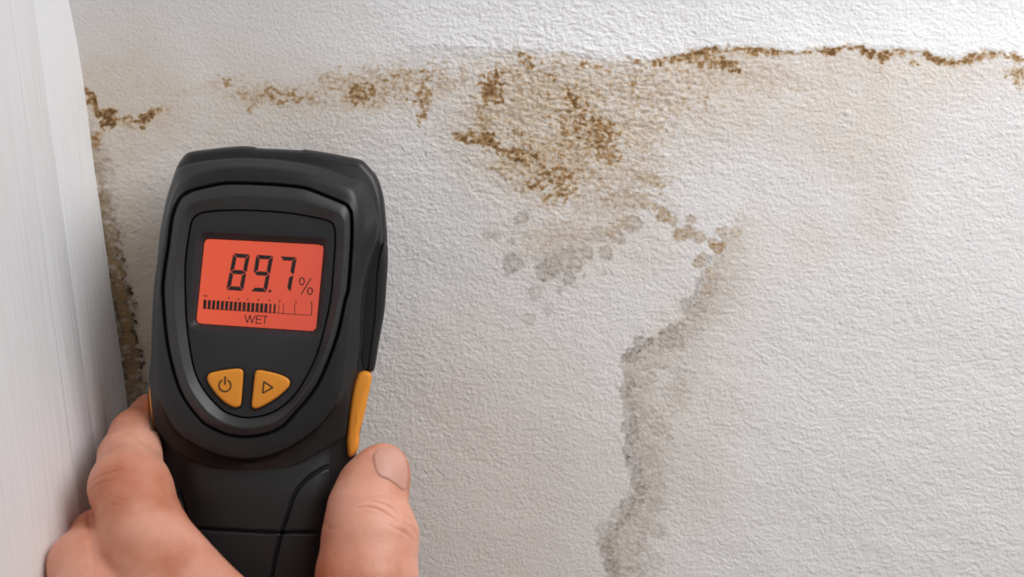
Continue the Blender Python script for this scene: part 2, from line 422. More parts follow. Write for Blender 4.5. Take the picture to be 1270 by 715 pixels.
# ------------------------------------------------------------------ splayed painted reveal beside the corner
def painted_wood():
    m, nt, b = new_mat('white_painted_wood')
    L = nt.links.new
    tc = node(nt, 'ShaderNodeTexCoord')
    mp = node(nt, 'ShaderNodeMapping'); mp.inputs['Scale'].default_value = (1, 1, 0.03); L(tc.outputs['Object'], mp.inputs['Vector'])
    n1 = node(nt, 'ShaderNodeTexNoise', i_Scale=420.0, i_Detail=5.0); L(mp.outputs['Vector'], n1.inputs['Vector'])
    n2 = node(nt, 'ShaderNodeTexNoise', i_Scale=60.0, i_Detail=3.0); L(mp.outputs['Vector'], n2.inputs['Vector'])
    mx = node(nt, 'ShaderNodeMix', data_type='RGBA'); mx.inputs['A'].default_value = srgb(226, 222, 220); mx.inputs['B'].default_value = srgb(245, 245, 247)
    ad = node(nt, 'ShaderNodeMath', operation='MULTIPLY_ADD', use_clamp=True); L(n1.outputs['Fac'], ad.inputs[0]); ad.inputs[1].default_value = 1.1; ad.inputs[2].default_value = -0.05
    L(ad.outputs[0], mx.inputs['Factor'])
    mx2 = node(nt, 'ShaderNodeMix', data_type='RGBA'); L(n2.outputs['Fac'], mx2.inputs['Factor']); L(mx.outputs['Result'], mx2.inputs['A']); mx2.inputs['B'].default_value = srgb(244, 244, 246)
    L(mx2.outputs['Result'], b.inputs['Base Color'])
    b.inputs['Roughness'].default_value = 0.45
    bp = node(nt, 'ShaderNodeBump', i_Strength=0.5, i_Distance=0.0006); L(n1.outputs['Fac'], bp.inputs['Height']); L(bp.outputs['Normal'], b.inputs['Normal'])
    return m
M_WOOD = painted_wood()
C0 = ray_pt(89, 0, D_WALL); C1 = ray_pt(166, 560, D_WALL)
along = (C0 - C1) / np.linalg.norm(C0 - C1)          # up the corner
SPLAY = math.radians(11)
outd = np.array([-math.sin(SPLAY), -math.cos(SPLAY), 0.0])
outd = outd - along * (outd @ along); outd /= np.linalg.norm(outd)
nrm = np.cross(outd, along); nrm = nrm if nrm[0] > 0 else -nrm       # faces into the room
mid_c = C1
def extrude_profile(name, prof, s0, s1, mat, ns=60):
    """prof: closed loop of (distance from corner, height proud of the face); swept along the corner"""
    n = len(prof); V = []; F = []
    S = np.linspace(s0, s1, ns)
    for s in S:
        for d, h in prof:
            V.append(mid_c + along * s + outd * d + nrm * h)
    for k in range(ns - 1):
        for i in range(n):
            j = (i + 1) % n
            F.append((k * n + i, k * n + j, (k + 1) * n + j, (k + 1) * n + i))
    F.append(tuple(range(n))); F.append(tuple(range((ns - 1) * n, ns * n)))
    me = mesh_from(name, V, F); fix_normals(me)
    return link(name, me, mat, sharp=50)
rnd = [(0.0435 + 0.0035 - 0.0035 * math.sin(a), -0.001 + 0.0042 * (1 - math.cos(a)) / 1.0 - 0.0) for a in np.linspace(math.pi / 2, 0, 8)]
prof_near = [(1.50, -0.03), (0.0435, -0.03), (0.0435, -0.003)] + [(0.0435 + 0.004 * (1 - math.cos(a)), -0.003 + 0.0045 * math.sin(a)) for a in np.linspace(0, math.pi / 2, 8)] + [(0.07, 0.0022), (0.12, 0.003), (0.30, 0.004), (1.50, 0.004)]
wall_left = extrude_profile('wall_left', prof_near, -0.9, 0.22, M_WOOD)
wall_left['kind'] = 'structure'; wall_left['label'] = 'smooth white painted reveal beside the stained corner'; wall_left['category'] = 'wall'
prof_trim = [(-0.02, -0.03), (-0.02, 0.0), (0.012, 0.0), (0.026, 0.0), (0.0268, -0.0003), (0.0276, -0.0003), (0.0284, 0.0), (0.0434, 0.0), (0.0434, -0.03)]
trim = extrude_profile('trim_1', prof_trim, -0.9, 0.22, M_WOOD)
trim['kind'] = 'structure'; trim['label'] = 'streaky white painted trim board against the mouldy corner'; trim['category'] = 'trim'

# ------------------------------------------------------------------ moisture meter
TILT = math.radians(4.6)
DEV_U = math.cos(TILT) * RGT - math.sin(TILT) * UPV
DEV_V = math.sin(TILT) * RGT + math.cos(TILT) * UPV
DEV_W = -FWD
DEV_O = ray_pt(322.0, 352.0, D_DEV)
meter = bpy.data.objects.new('moisture_meter', None); COL.objects.link(meter)
meter.empty_display_size = 0.03
meter.matrix_world = Matrix(((DEV_U[0], DEV_V[0], DEV_W[0], DEV_O[0]), (DEV_U[1], DEV_V[1], DEV_W[1], DEV_O[1]), (DEV_U[2], DEV_V[2], DEV_W[2], DEV_O[2]), (0, 0, 0, 1)))
meter['label'] = 'black handheld moisture meter with red lit display and orange buttons'
meter['category'] = 'moisture meter'

def dl(pts, w):
    """traced outline points -> meter-local metres at height w (mm) above the face plane"""
    pts = np.asarray(pts, float); w = np.asarray(w, float) / 1000 + np.zeros(len(pts))
    P = ray_pt(pts[:, 0], pts[:, 1], D_DEV - w) - DEV_O
    return np.stack([P @ DEV_U, P @ DEV_V, w], 1)

def catmull(pts, closed=True, sub=10):
    pts = np.asarray(pts, float); n = len(pts); out = []
    rng = range(n) if closed else range(n - 1)
    for i in rng:
        if closed: p0, p1, p2, p3 = pts[i - 1], pts[i], pts[(i + 1) % n], pts[(i + 2) % n]
        else: p0, p1, p2, p3 = pts[max(i - 1, 0)], pts[i], pts[i + 1], pts[min(i + 2, n - 1)]
        for k in range(sub):
            t = k / sub
            out.append(0.5 * (2 * p1 + (p2 - p0) * t + (2 * p0 - 5 * p1 + 4 * p2 - p3) * t * t + (3 * p1 - p0 - 3 * p2 + p3) * t ** 3))
    if not closed: out.append(pts[-1])
    return np.array(out)

def ring_at(pts, c, n=240, smooth=True):
    """closed outline resampled at n equal angles about c (clockwise on the picture from the top)"""
    p = catmull(pts) if smooth else np.asarray(pts, float)
    if not smooth:
        q_ = []
        for i in range(len(p)):
            for k in range(12): q_.append(p[i] + (p[(i + 1) % len(p)] - p[i]) * k / 12)
        p = np.array(q_)
    a = np.arctan2(p[:, 0] - c[0], -(p[:, 1] - c[1])) % (2 * np.pi)
    r = np.hypot(p[:, 0] - c[0], p[:, 1] - c[1])
    o = np.argsort(a); a, r = a[o], r[o]
    t = np.linspace(0, 2 * np.pi, n, endpoint=False)
    rr = np.interp(t, np.concatenate([a - 2 * np.pi, a, a + 2 * np.pi]), np.tile(r, 3))
    return np.stack([c[0] + rr * np.sin(t), c[1] - rr * np.cos(t)], 1)

def offset(ring, d):
    """inset (d > 0) a closed clockwise ring by d pixels"""
    t = np.roll(ring, -1, 0) - np.roll(ring, 1, 0)
    t /= np.maximum(np.linalg.norm(t, axis=1, keepdims=True), 1e-9)
    return ring + d * np.stack([-t[:, 1], t[:, 0]], 1)

def loft(name, rings, mat, parent, cap_first=False, cap_last=False, sharp=35):
    V = np.concatenate([dl(r, w) for r, w in rings]); n = len(rings[0][0]); F = []
    for k in range(len(rings) - 1):
        for i in range(n):
            j = (i + 1) % n
            F.append((k * n + i, k * n + j, (k + 1) * n + j, (k + 1) * n + i))
    if cap_first: F.append(tuple(range(n)))
    if cap_last: F.append(tuple(range((len(rings) - 1) * n, len(rings) * n)))
    me = mesh_from(name, V, F); fix_normals(me)
    return link(name, me, mat, parent, sharp=sharp)

def slab(name, outline, w_top, w_bot, mat, parent, bevel_px=0.0, bevel_mm=0.0, dome=0.0, sharp=35, steps=4):
    """prism with a rounded front edge from a traced clockwise outline"""
    o = np.asarray(outline, float); rings = [(o, w_bot)]
    if bevel_px:
        for a in np.linspace(0, math.pi / 2, steps + 1):
            rings.append((offset(o, bevel_px * (1 - math.cos(a))), w_top - bevel_mm + bevel_mm * math.sin(a)))
        if dome:
            c = o.mean(0)
            last = rings[-1][0]
            for f in (0.75, 0.5, 0.25): rings.append((c + (last - c) * f, w_top + dome * (1 - f * f)))
    else:
        rings.append((o, w_top))
    return loft(name, rings, mat, parent, True, True, sharp)

CC = (312.0, 392.0)
# traced outlines (picture pixels) -------------------------------------------------
SIL = [(235, 188.5), (262, 184.5), (294.8, 181.2), (314, 181.7), (319.5, 183.6), (346, 184.6), (373, 186), (378, 185), (405, 189), (430, 194), (448, 198), (456, 205), (464, 214), (469, 222), (475.6, 243), (479, 274),
       (480.5, 300), (478, 330), (474, 372), (468, 412), (461, 458), (455, 492), (450, 520), (445, 545), (441, 570), (436, 600), (431, 640), (426, 680), (421, 730), (417, 790), (413, 850), (408, 900), (398, 928), (370, 942), (310, 946), (250, 940), (222, 926), (214, 900), (211, 850), (208, 790), (206, 730), (204, 680), (202, 640), (200, 610), (197, 580),
       (192, 548), (188.5, 522), (186, 486), (185, 465), (187, 444), (188.5, 400), (190.8, 356), (194.7, 326), (198.6, 287), (206, 248), (212, 228), (219, 208), (226, 196)]
F0 = [(226, 206), (250, 200), (274, 197), (300, 195.8), (326, 196.8), (352, 199), (378, 202.5), (404, 208.5), (430, 217), (446, 222), (453, 228), (461, 245), (466, 262), (470, 278), (468, 298), (459, 328), (452.5, 358), (449, 392), (447.5, 428), (442.5, 463), (436.5, 490), (432, 518), (428, 540),
      (417, 548), (396, 560.5), (367.6, 576), (336, 583.6), (300, 585.5), (256, 578), (222, 563), (200, 541), (191, 524), (186.5, 486), (186, 465), (187.6, 444), (189.2, 400), (191.6, 356), (195.6, 326), (199.6, 287), (207, 248), (213, 228), (218, 214)]
F2 = [(240, 217), (274, 209), (300, 207.5), (326, 208.5), (352, 211), (378, 215), (404, 222), (425, 229), (439, 237), (446, 258), (447, 290), (443, 320), (438, 345), (432.5, 400), (428, 450), (422, 489), (409, 512), (391, 532), (362.5, 552), (331, 565), (300, 568.5), (269, 563), (240, 550), (217, 532), (200, 497), (195, 465), (195, 430), (197, 390), (199, 350), (203, 310), (208, 275), (215, 248), (225, 228)]
G = [(222, 248), (230, 240.5), (240, 236), (260, 231), (279, 227.7), (302, 227.5), (326, 228.5), (350, 230), (375.5, 233), (390, 237.5), (404, 243), (427.5, 253), (432.5, 258), (435.3, 268), (435.5, 300), (431.5, 356), (427.5, 372), (417, 418), (399, 465), (384, 490), (367.7, 509), (350, 528), (331, 537), (305, 541), (282, 538), (261, 529), (248, 519.5), (224.6, 486), (209, 431), (202.5, 366), (204.5, 335), (209, 305), (214, 269)]
I0 = [(243, 267.5), (250, 264), (266, 261.5), (290, 260.5), (315.6, 261), (340, 262.5), (365, 265), (385, 268.5), (404, 272.7), (411.5, 276), (415, 283), (415.8, 300), (413, 339), (410.6, 366), (404, 400), (391, 444), (370, 483), (349.5, 504), (330, 514), (307, 517.5), (290, 514.5), (274, 506.5), (253, 483), (240, 454.5), (232, 405), (230, 366), (230, 326), (235, 287), (238, 274)]

def chaikin(p, k=1):
    p = np.asarray(p, float)
    for _ in range(k):
        nx_ = np.roll(p, -1, 0)
        p = np.stack([.75 * p + .25 * nx_, .25 * p + .75 * nx_], 1).reshape(-1, 2)
    return p
def arc_ring(pts, n):
    p = catmull(pts); p = np.concatenate([p, p[:1]])
    L = np.concatenate([[0], np.cumsum(np.linalg.norm(np.diff(p, axis=0), axis=1))])
    t = np.linspace(0, L[-1], n, endpoint=False)
    return np.stack([np.interp(t, L, p[:, 0]), np.interp(t, L, p[:, 1])], 1)

sil = arc_ring(SIL, 420)
loft('back_shell', [(offset(sil, 14), -36), (offset(sil, 5), -35), (offset(sil, 1.5), -32.5), (sil, -29), (sil, -15), (offset(sil, 1.0), -12.2), (offset(sil, 4), -10.8), (offset(sil, 9), -10.2)], M_SHELL, meter, True, True, 40)
f0 = ring_at(F0, CC); f2 = ring_at(F2, CC); g = ring_at(G, CC); i0 = ring_at(I0, CC)
# grip channel: push the skirt of the shell slightly in so that the seams read
bot = sstep(478, 520, f2[:, 1])
loft('front_shell', [(offset(f0, 2.2), -17), (offset(f0, 2.2), -9.0), (offset(f0, 0.2), -8.6), (f0, -7.6), (offset(f0, 1.2), -6.4 - 1.0 * bot), (offset(f0, 4), -5.4 - 1.8 * bot), (f0 * .35 + f2 * .65, -3.9 - 2.8 * bot), (offset(f2, -1.8), -2.75 - 2.6 * bot), (offset(f2, -0.4), -2.4 - 0.8 * bot), (offset(f2, 0.8), -2.1 + 0.3 * bot), (offset(f2, 2.2), -1.8 + 0.2 * bot), (f2 * .5 + g * .5, -1.25), (offset(g, -3.4), -0.9), (offset(g, -2.0), -1.2), (offset(g, -1.4), -3.0), (offset(g, 2), -3.4)], M_SHELL, meter, True, False, 34)
_ds = np.clip(seg_dist(f0[:, 0], f0[:, 1], np.concatenate([sil, sil[:1]]))[0] - 1.0, 0.0, 2.2) * (f0[:, 1] < 480)
_no = (offset(f0, 1.0) - f0)
loft('seam', [(f0 + _no * 1.2, -9.6), (f0 - _no * (_ds[:, None] - .8), -9.4), (f0 - _no * (_ds[:, None] * .9 - .8), -8.2), (f0 + _no * 0.8, -7.9)], M_GAP, meter, False, False, 34)
mid1 = g * .52 + i0 * .48
loft('bezel_frame', [(offset(g, 1.6), -3.4), (offset(g, 1.3), -1.4), (offset(g, 2.0), -0.7), (offset(g, 3.6), -0.35), (offset(mid1, -1.0), 0.75), (offset(mid1, 0.6), 0.75), (offset(i0, -1.2), -1.25), (offset(i0, -0.9), -2.8)], M_BEZEL, meter, False, False, 30)

# face plate with the display well cut in it
def rrect(c4, r, n=6):
    c4 = np.asarray(c4, float); out = []
    for i in range(4):
        p, a, b_ = c4[i], c4[i - 1], c4[(i + 1) % 4]
        da = (a - p) / np.linalg.norm(a - p); db = (b_ - p) / np.linalg.norm(b_ - p)
        s, e = p + da * r, p + db * r
        for k in range(n + 1):
            t = k / n
            out.append((1 - t) ** 2 * s + 2 * t * (1 - t) * p + t * t * e)
    return np.array(out)
CS = (322.0, 356.0)
SCR = [(254.0, 296.0), (401.8, 303.6), (391.6, 410.5), (243.4, 400.5)]
WELL = [(247.5, 286.5), (325, 287.5), (407.5, 295.5), (399, 418.0), (318, 413.5), (234.5, 406.5)]
WELL4 = [(248.0, 287.5), (407.0, 296.0), (397.5, 417.0), (235.0, 406.0)]
well = ring_at(rrect(WELL4, 9), CS, 240, False)
scr_o = ring_at(rrect(SCR, 5), CS, 240, False)
i_s = ring_at(I0, CS)
loft('face_plate', [(offset(i_s, 0.3), -3.0), (offset(i_s, 0.3), -1.9), (offset(i_s, 1.4), -1.5), (i_s * .5 + well * .5, -1.45), (offset(well, -1.5), -1.45), (well, -1.6), (offset(well, 1.2), -2.0), (offset(scr_o, -2.2), -2.7), (offset(scr_o, -1.0), -2.9), (offset(scr_o, 0.6), -3.6)], M_FACE, meter, False, False, 32)

# display ------------------------------------------------------------------------
def lcd_material():
    m, nt, b = new_mat('red_lcd')
    L = nt.links.new
    tc = node(nt, 'ShaderNodeTexCoord')
    nz = node(nt, 'ShaderNodeTexNoise', i_Scale=60.0, i_Detail=2.0); L(tc.outputs['Object'], nz.inputs['Vector'])
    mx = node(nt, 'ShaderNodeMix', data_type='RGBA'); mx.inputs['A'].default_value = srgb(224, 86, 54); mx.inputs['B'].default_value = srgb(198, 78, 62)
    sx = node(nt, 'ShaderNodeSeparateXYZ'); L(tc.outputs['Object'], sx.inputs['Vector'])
    mr = node(nt, 'ShaderNodeMapRange'); mr.inputs['From Min'].default_value = -0.014; mr.inputs['From Max'].default_value = 0.022  # glow dulled toward the right, a reflection painted into the emission
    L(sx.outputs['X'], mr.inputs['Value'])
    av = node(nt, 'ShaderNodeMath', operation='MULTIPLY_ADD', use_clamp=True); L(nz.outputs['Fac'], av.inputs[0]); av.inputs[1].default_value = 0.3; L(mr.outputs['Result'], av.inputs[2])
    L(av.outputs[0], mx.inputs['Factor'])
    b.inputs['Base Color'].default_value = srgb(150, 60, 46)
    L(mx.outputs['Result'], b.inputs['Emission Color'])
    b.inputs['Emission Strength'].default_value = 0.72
    b.inputs['Roughness'].default_value = 0.22
    return m
M_LCD = lcd_material()
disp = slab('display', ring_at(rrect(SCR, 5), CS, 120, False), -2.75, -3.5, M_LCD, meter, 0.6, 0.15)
def Z6(x, y): return (230 + x / 5.105, 280 + y / 5.105)
INK_T, INK_B = -2.66, -2.78
def flat_polys(name, polys, mat, parent, w_top, w_bot):
    """thin raised print: several small prisms joined as one mark"""
    V = []; F = []
    for p in polys:
        n = len(p); o = len(V)
        V += list(dl(p, w_bot)) + list(dl(p, w_top))
        F.append(tuple(range(o + n, o + 2 * n))); F.append(tuple(range(o, o + n)))
        for i in range(n):
            j = (i + 1) % n; F.append((o + i, o + j, o + n + j, o + n + i))
    me = mesh_from(name, V, F)
    bm = bmesh.new(); bm.from_mesh(me); bmesh.ops.recalc_face_normals(bm, faces=bm.faces); bm.to_mesh(me); bm.free()
    return link(name, me, mat, parent)
def stroke(a, b_, wd):
    a = np.array(a, float); b_ = np.array(b_, float); d = (b_ - a) / np.linalg.norm(b_ - a); n = np.array([-d[1], d[0]]) * wd / 2
    return [a + n, b_ + n, b_ - n, a - n]
def ring_strokes(c, rx, ry, wd, a0=0, a1=360, n=28):
    out = []
    A = np.radians(np.linspace(a0, a1, n + 1))
    for k in range(n):
        q4 = []
        for a, s in ((A[k], 1), (A[k + 1], 1), (A[k + 1], -1), (A[k], -1)):
            q4.append((c[0] + (rx + s * wd / 2) * math.sin(a), c[1] - (ry + s * wd / 2) * math.cos(a)))
        out.append(q4)
    return out
def digit(name, tl, tr, bl, br, segs):
    tl, tr, bl, br = [np.array(Z6(*p)) for p in (tl, tr, bl, br)]
    def uv(x, y): return (1 - y) * ((1 - x) * tl + x * tr) + y * ((1 - x) * bl + x * br)
    t, th_, g_ = 0.235, 0.108, 0.016
    S = {'a': [(g_ * 2, 0), (1 - g_ * 2, 0), (1 - t, th_), (t, th_)],
         'd': [(t, 1 - th_), (1 - t, 1 - th_), (1 - g_ * 2, 1), (g_ * 2, 1)],
         'g': [(.04 + g_, .5), (t, .5 - th_ * .52), (1 - t, .5 - th_ * .52), (.96 - g_, .5), (1 - t, .5 + th_ * .52), (t, .5 + th_ * .52)],
         'f': [(0, g_), (t, th_ + g_), (t, .5 - th_ * .6 - g_), (.05, .5 - g_), (0, .47)],
         'e': [(0, .53), (.05, .5 + g_), (t, .5 + th_ * .6 + g_), (t, 1 - th_ - g_), (0, 1 - g_)],
         'b': [(1, g_), (1, .47), (.95, .5 - g_), (1 - t, .5 - th_ * .6 - g_), (1 - t, th_ + g_)],
         'c': [(1, .53), (1, 1 - g_), (1 - t, 1 - th_ - g_), (1 - t, .5 + th_ * .6 + g_), (.95, .5 + g_)]}
    return flat_polys(name, [[uv(*p) for p in S[s]] for s in segs], M_LCDINK, disp, INK_T, INK_B)
digit('digit', (304, 173), (410, 180), (258, 404), (364, 411), 'abcdefg')
digit('digit', (450, 182), (557, 189), (412, 413), (514, 419), 'abcdfg')
digit('digit', (600, 192), (706, 198), (562, 412), (664, 420), 'abc')
flat_polys('decimal_point', [[Z6(535 + 9 * math.cos(a), 412 + 9 * math.sin(a)) for a in np.linspace(0, 2 * math.pi, 14, endpoint=False)]], M_LCDINK, disp, INK_T, INK_B)
flat_polys('percent_sign', ring_strokes(Z6(737, 350), 15 / 5.1, 22 / 5.1, 1.35) + ring_strokes(Z6(789, 412), 15 / 5.1, 21 / 5.1, 1.35) + [stroke(Z6(795, 330), Z6(733, 432), 1.3)], M_LCDINK, disp, INK_T, INK_B)
def bl(x): return 522 + (x - 115) * (565 - 522) / 683.0
bars = []
for k in range(17):
    x = 124 + k * 27.6
    wd = 19 if k < 15 else 12
    y0 = bl(x); h = 56
    bars.append([Z6(x - wd / 2 + 1, y0 - h), Z6(x + wd / 2 + 1, y0 - h + 1), Z6(x + wd / 2 - 3, y0 + 1), Z6(x - wd / 2 - 3, y0)])
for k, p in enumerate(bars): flat_polys('bar_segment', [p], M_LCDINK, disp, INK_T, INK_B)
scale_ = [stroke(Z6(113, 522), Z6(798, 565), 0.7)]
for x, h in ((118, 60), (590, 62), (618, 62), (690, 66), (798, 74)):
    scale_.append(stroke(Z6(x, bl(x)), Z6(x + 3, bl(x) - h), 0.75 if x < 700 else 1.0))
for x, y in ((120, 441), (134, 443), (275, 456), (337, 462), (395, 463), (462, 468), (533, 470), (597, 475), (700, 482), (798, 485)):
    scale_.append([Z6(x - 4, y - 5), Z6(x + 4, y - 5), Z6(x + 4, y + 5), Z6(x - 4, y + 5)])
flat_polys('bar_scale', scale_, M_LCDINK, disp, INK_T, INK_B)
sw = 1.15
flat_polys('wet_lettering', [stroke(Z6(376, 561), Z6(391, 612), sw), stroke(Z6(391, 612), Z6(409, 564), sw), stroke(Z6(409, 564), Z6(421, 614), sw), stroke(Z6(421, 614), Z6(441, 565), sw),
    stroke(Z6(452, 566), Z6(447, 616), sw), stroke(Z6(450, 568), Z6(484, 570), sw), stroke(Z6(449, 590), Z6(479, 592), sw), stroke(Z6(446, 615), Z6(481, 617), sw),
    stroke(Z6(486, 570), Z6(523, 573), sw), stroke(Z6(505, 571), Z6(500, 618), sw)], M_LCDINK, disp, INK_T, INK_B)

# buttons ------------------------------------------------------------------------
def Z7(x, y): return (240 + x / 8.94, 440 + y / 8.94)
BL_ = [Z7(*p) for p in [(152, 245), (180, 203), (270, 178), (400, 157), (500, 150), (540, 165), (552, 200), (543, 350), (528, 530), (508, 568), (460, 580), (390, 552), (300, 482), (215, 385), (163, 300)]]
BR_ = [Z7(*p) for p in [(683, 200), (712, 168), (800, 176), (950, 213), (1040, 255), (1068, 295), (1060, 345), (1015, 395), (930, 468), (820, 538), (705, 592), (660, 582), (646, 545), (660, 400), (674, 270)]]
def button(outline, label):
    r = arc_ring(outline, 90)
    bt = slab('button', r, 0.15, -2.0, M_ORANGE, meter, 3.0, 0.8, 0.12, 40, 5)
    bt['label'] = label
    bs = loft('button_seat', [(offset(r, -2.3), -1.5), (offset(r, -2.1), -1.3), (offset(r, -0.4), -1.3), (offset(r, 0.6), -1.9)], M_GAP, bt, False, False)
    return bt
b1 = button(BL_, 'orange power button'); b2 = button(BR_, 'orange button with a triangle')
flat_polys('power_symbol', ring_strokes(Z7(348, 337), 66 / 8.94, 66 / 8.94, 1.8, 27, 333) + [stroke(Z7(353, 235), Z7(348, 330), 1.9)], M_INK, b1, 0.36, 0.1)
tri = [Z7(780, 293), Z7(880, 360), Z7(768, 420)]
flat_polys('triangle_symbol', [stroke(tri[0], tri[1], 1.8), stroke(tri[1], tri[2], 1.8), stroke(tri[2], tri[0], 1.8)], M_INK, b2, 0.36, 0.1)

# handle front: height field with moulded grooves ---------------------------------
GRV = [[(150, 645), (245, 654.5), (300, 658), (349, 660), (396, 659), (450, 656)],
       [(440, 583), (426, 579.7), (412, 578), (402, 580.5), (393.7, 585), (384, 591), (375.5, 599), (369, 607), (363.8, 617), (356, 641), (349, 661.6), (341.6, 690), (336.5, 715), (326, 760), (320, 830)],
       [(196, 574), (208, 585), (215, 594), (222, 607), (229, 626), (234, 650), (240, 690), (246, 760)]]
def handle():
    ys = np.concatenate([np.arange(520, 740, 1.6), np.arange(740, 936, 6)])
    sp = catmull(SIL)
    rows = []
    NCOL = 170
    for y in ys:
        yy = min(y, 925)
        nearx = sp[np.abs(sp[:, 1] - yy) < 9]
        lft = nearx[nearx[:, 0] < 312, 0].min() + 4.0; rgt = nearx[nearx[:, 0] > 312, 0].max() - 4.0
        s = np.linspace(-1, 1, NCOL); s = np.sign(s) * np.abs(s) ** 0.85
        rows.append(np.stack([(lft + rgt) / 2 + s * (rgt - lft) / 2, np.full(NCOL, y), s], 1))
    A = np.array(rows)
    s = A[..., 2]
    w = -6.2 - 6.5 * np.abs(s) ** 5 - 0.9 * s ** 2
    w = w - 2.6 * sstep(0.62, 1.0, np.abs(s)) * 0.5
    w = w - 1.6 * sstep(620, 560, A[..., 1])                       # dips under the head
    px_, py_ = A[..., 0], A[..., 1]
    for k, pl in enumerate(GRV):
        d, al, sd = seg_dist(px_, py_, catmull(pl, False, 6))
        w = w - 1.7 * (1 - sstep(0.7, 2.5, d))
        if k == 1:
            g1 = np.array(GRV[1][2:])
            w = w - 0.35 * sstep(0, 3, np.where((px_ > np.interp(py_, g1[:, 1], g1[:, 0])) & (py_ > 578), d, 0))
        if k == 0: w = w - 0.30 * sstep(0, 3, np.where(py_ > np.interp(px_, [150, 300, 450], [645, 658, 657]), d, 0))
    pts = A[..., :2].reshape(-1, 2)
    V = dl(pts, w.ravel())
    nr, nc = s.shape
    a = (np.arange(nr - 1)[:, None] * nc + np.arange(nc - 1)[None, :]).ravel()
    me = fast_quads('handle', V, np.stack([a, a + nc, a + nc + 1, a + 1], 1))
    return link('handle', me, M_BLACK, meter)
handle()

# side parts ----------------------------------------------------------------------
GRIP = [(442, 466), (446, 461.5), (452, 459.5), (458, 461), (461, 465), (460, 476), (456.5, 492), (453, 509), (449, 525), (446, 536), (445, 552), (441, 562), (433, 566), (430.5, 552), (430.7, 538), (433.5, 506), (437.5, 480)]
grip = slab('side_grip', arc_ring(GRIP, 90), -7.2, -27, M_ORANGE, meter, 5.0, 2.2, 0.2, 40, 5)
grip['label'] = 'orange rubber grip on the edge'
GRIPL = [(190, 470), (195, 480), (197, 510), (200, 535), (204, 560), (198, 560), (190.5, 535), (187, 510), (185, 485)]
slab('side_grip', arc_ring(GRIPL, 60), -11.5, -27, M_ORANGE, meter, 1.5, 1.0, 0.0, 40, 3)
COVER = [(473.5, 303), (477, 300), (480.6, 304), (481, 325), (479.6, 349), (477, 384), (470, 425), (464.5, 457), (459, 460), (456, 456), (459, 430), (464, 390), (466, 350), (469, 322)]
slab('side_cover', arc_ring(COVER, 110), -9.5, -28, M_BLACK, meter, 2.5, 1.5, 0.0, 40, 4)
SLOT = [(468, 300), (472, 305), (469, 324), (467, 350), (465, 390), (460, 430), (456, 457), (450, 452), (448, 430), (449, 392), (452, 362), (459, 328)]
slab('side_slot', arc_ring(SLOT, 100), -9.9, -14, M_GAP, meter, 0.5, 0.3, 0.0, 40, 2)

# ------------------------------------------------------------------ hand (one continuous surface)
def hp(px, py, w):
    """picture position and height (mm towards the viewer) -> camera-aligned millimetres"""
    d = D_DEV * 1000 - w
    return np.array([(px - PXW / 2) / FPX * d, -(py - PXH / 2) / FPX * d, w])
VOX = 0.95
lo = np.array([-152.0, -262.0, -46.0]); hi = np.array([-22.0, -24.0, 92.0])
gx = np.arange(lo[0], hi[0], VOX, dtype=np.float32); gy = np.arange(lo[1], hi[1], VOX, dtype=np.float32); gz = np.arange(lo[2], hi[2], VOX, dtype=np.float32)
GX = gx[:, None, None]; GY = gy[None, :, None]; GZ = gz[None, None, :]
def cone(x, y, z, a, b_, ra, rb, flat=None):
    ba = b_ - a; L = float(ba @ ba)
    t = np.clip(((x - a[0]) * ba[0] + (y - a[1]) * ba[1] + (z - a[2]) * ba[2]) / L, 0, 1)
    dx = x - a[0] - t * ba[0]; dy = y - a[1] - t * ba[1]; dz = z - a[2] - t * ba[2]
    return np.sqrt(dx * dx + dy * dy + dz * dz) - (ra + (rb - ra) * t)
def smin(a, b_, k):
    h = np.clip(0.5 + 0.5 * (b_ - a) / k, 0, 1)
    return b_ + (a - b_) * h - k * h * (1 - h)
# joints: px, py, height mm, radius mm
INDEX = [(214, 748, 28, 14.0), (183, 676, 22, 12.8), (162, 606, 8, 11.1), (161, 568, -4, 8.9), (169, 540, -14, 7.7), (189, 513, -28, 6.5)]
MIDDLE = [(158, 812, 38, 13.0), (120, 752, 30, 11.4), (107, 703, 20, 10.4), (124, 668, 2, 8.4), (150, 652, -12, 7.6), (182, 640, -25, 6.8)]
RING = [(160, 895, 36, 12.5), (112, 838, 29, 11.0), (100, 790, 19, 10.2), (126, 756, 2, 8.2), (152, 742, -12, 7.4), (186, 732, -25, 6.6)]
PINKY = [(178, 968, 30, 11.0), (140, 915, 25, 9.4), (125, 880, 16, 8.6), (146, 852, 2, 7.2), (166, 838, -10, 6.6), (190, 830, -22, 5.9)]
THUMB = [(395, 930, 22, 15.0), (450, 800, 11, 14.6), (455, 712, 5, 14.2), (458, 662, 2, 13.1), (457, 628, 0, 11.2), (463, 602, -2, 9.4), (472, 588, -3, 8.5)]
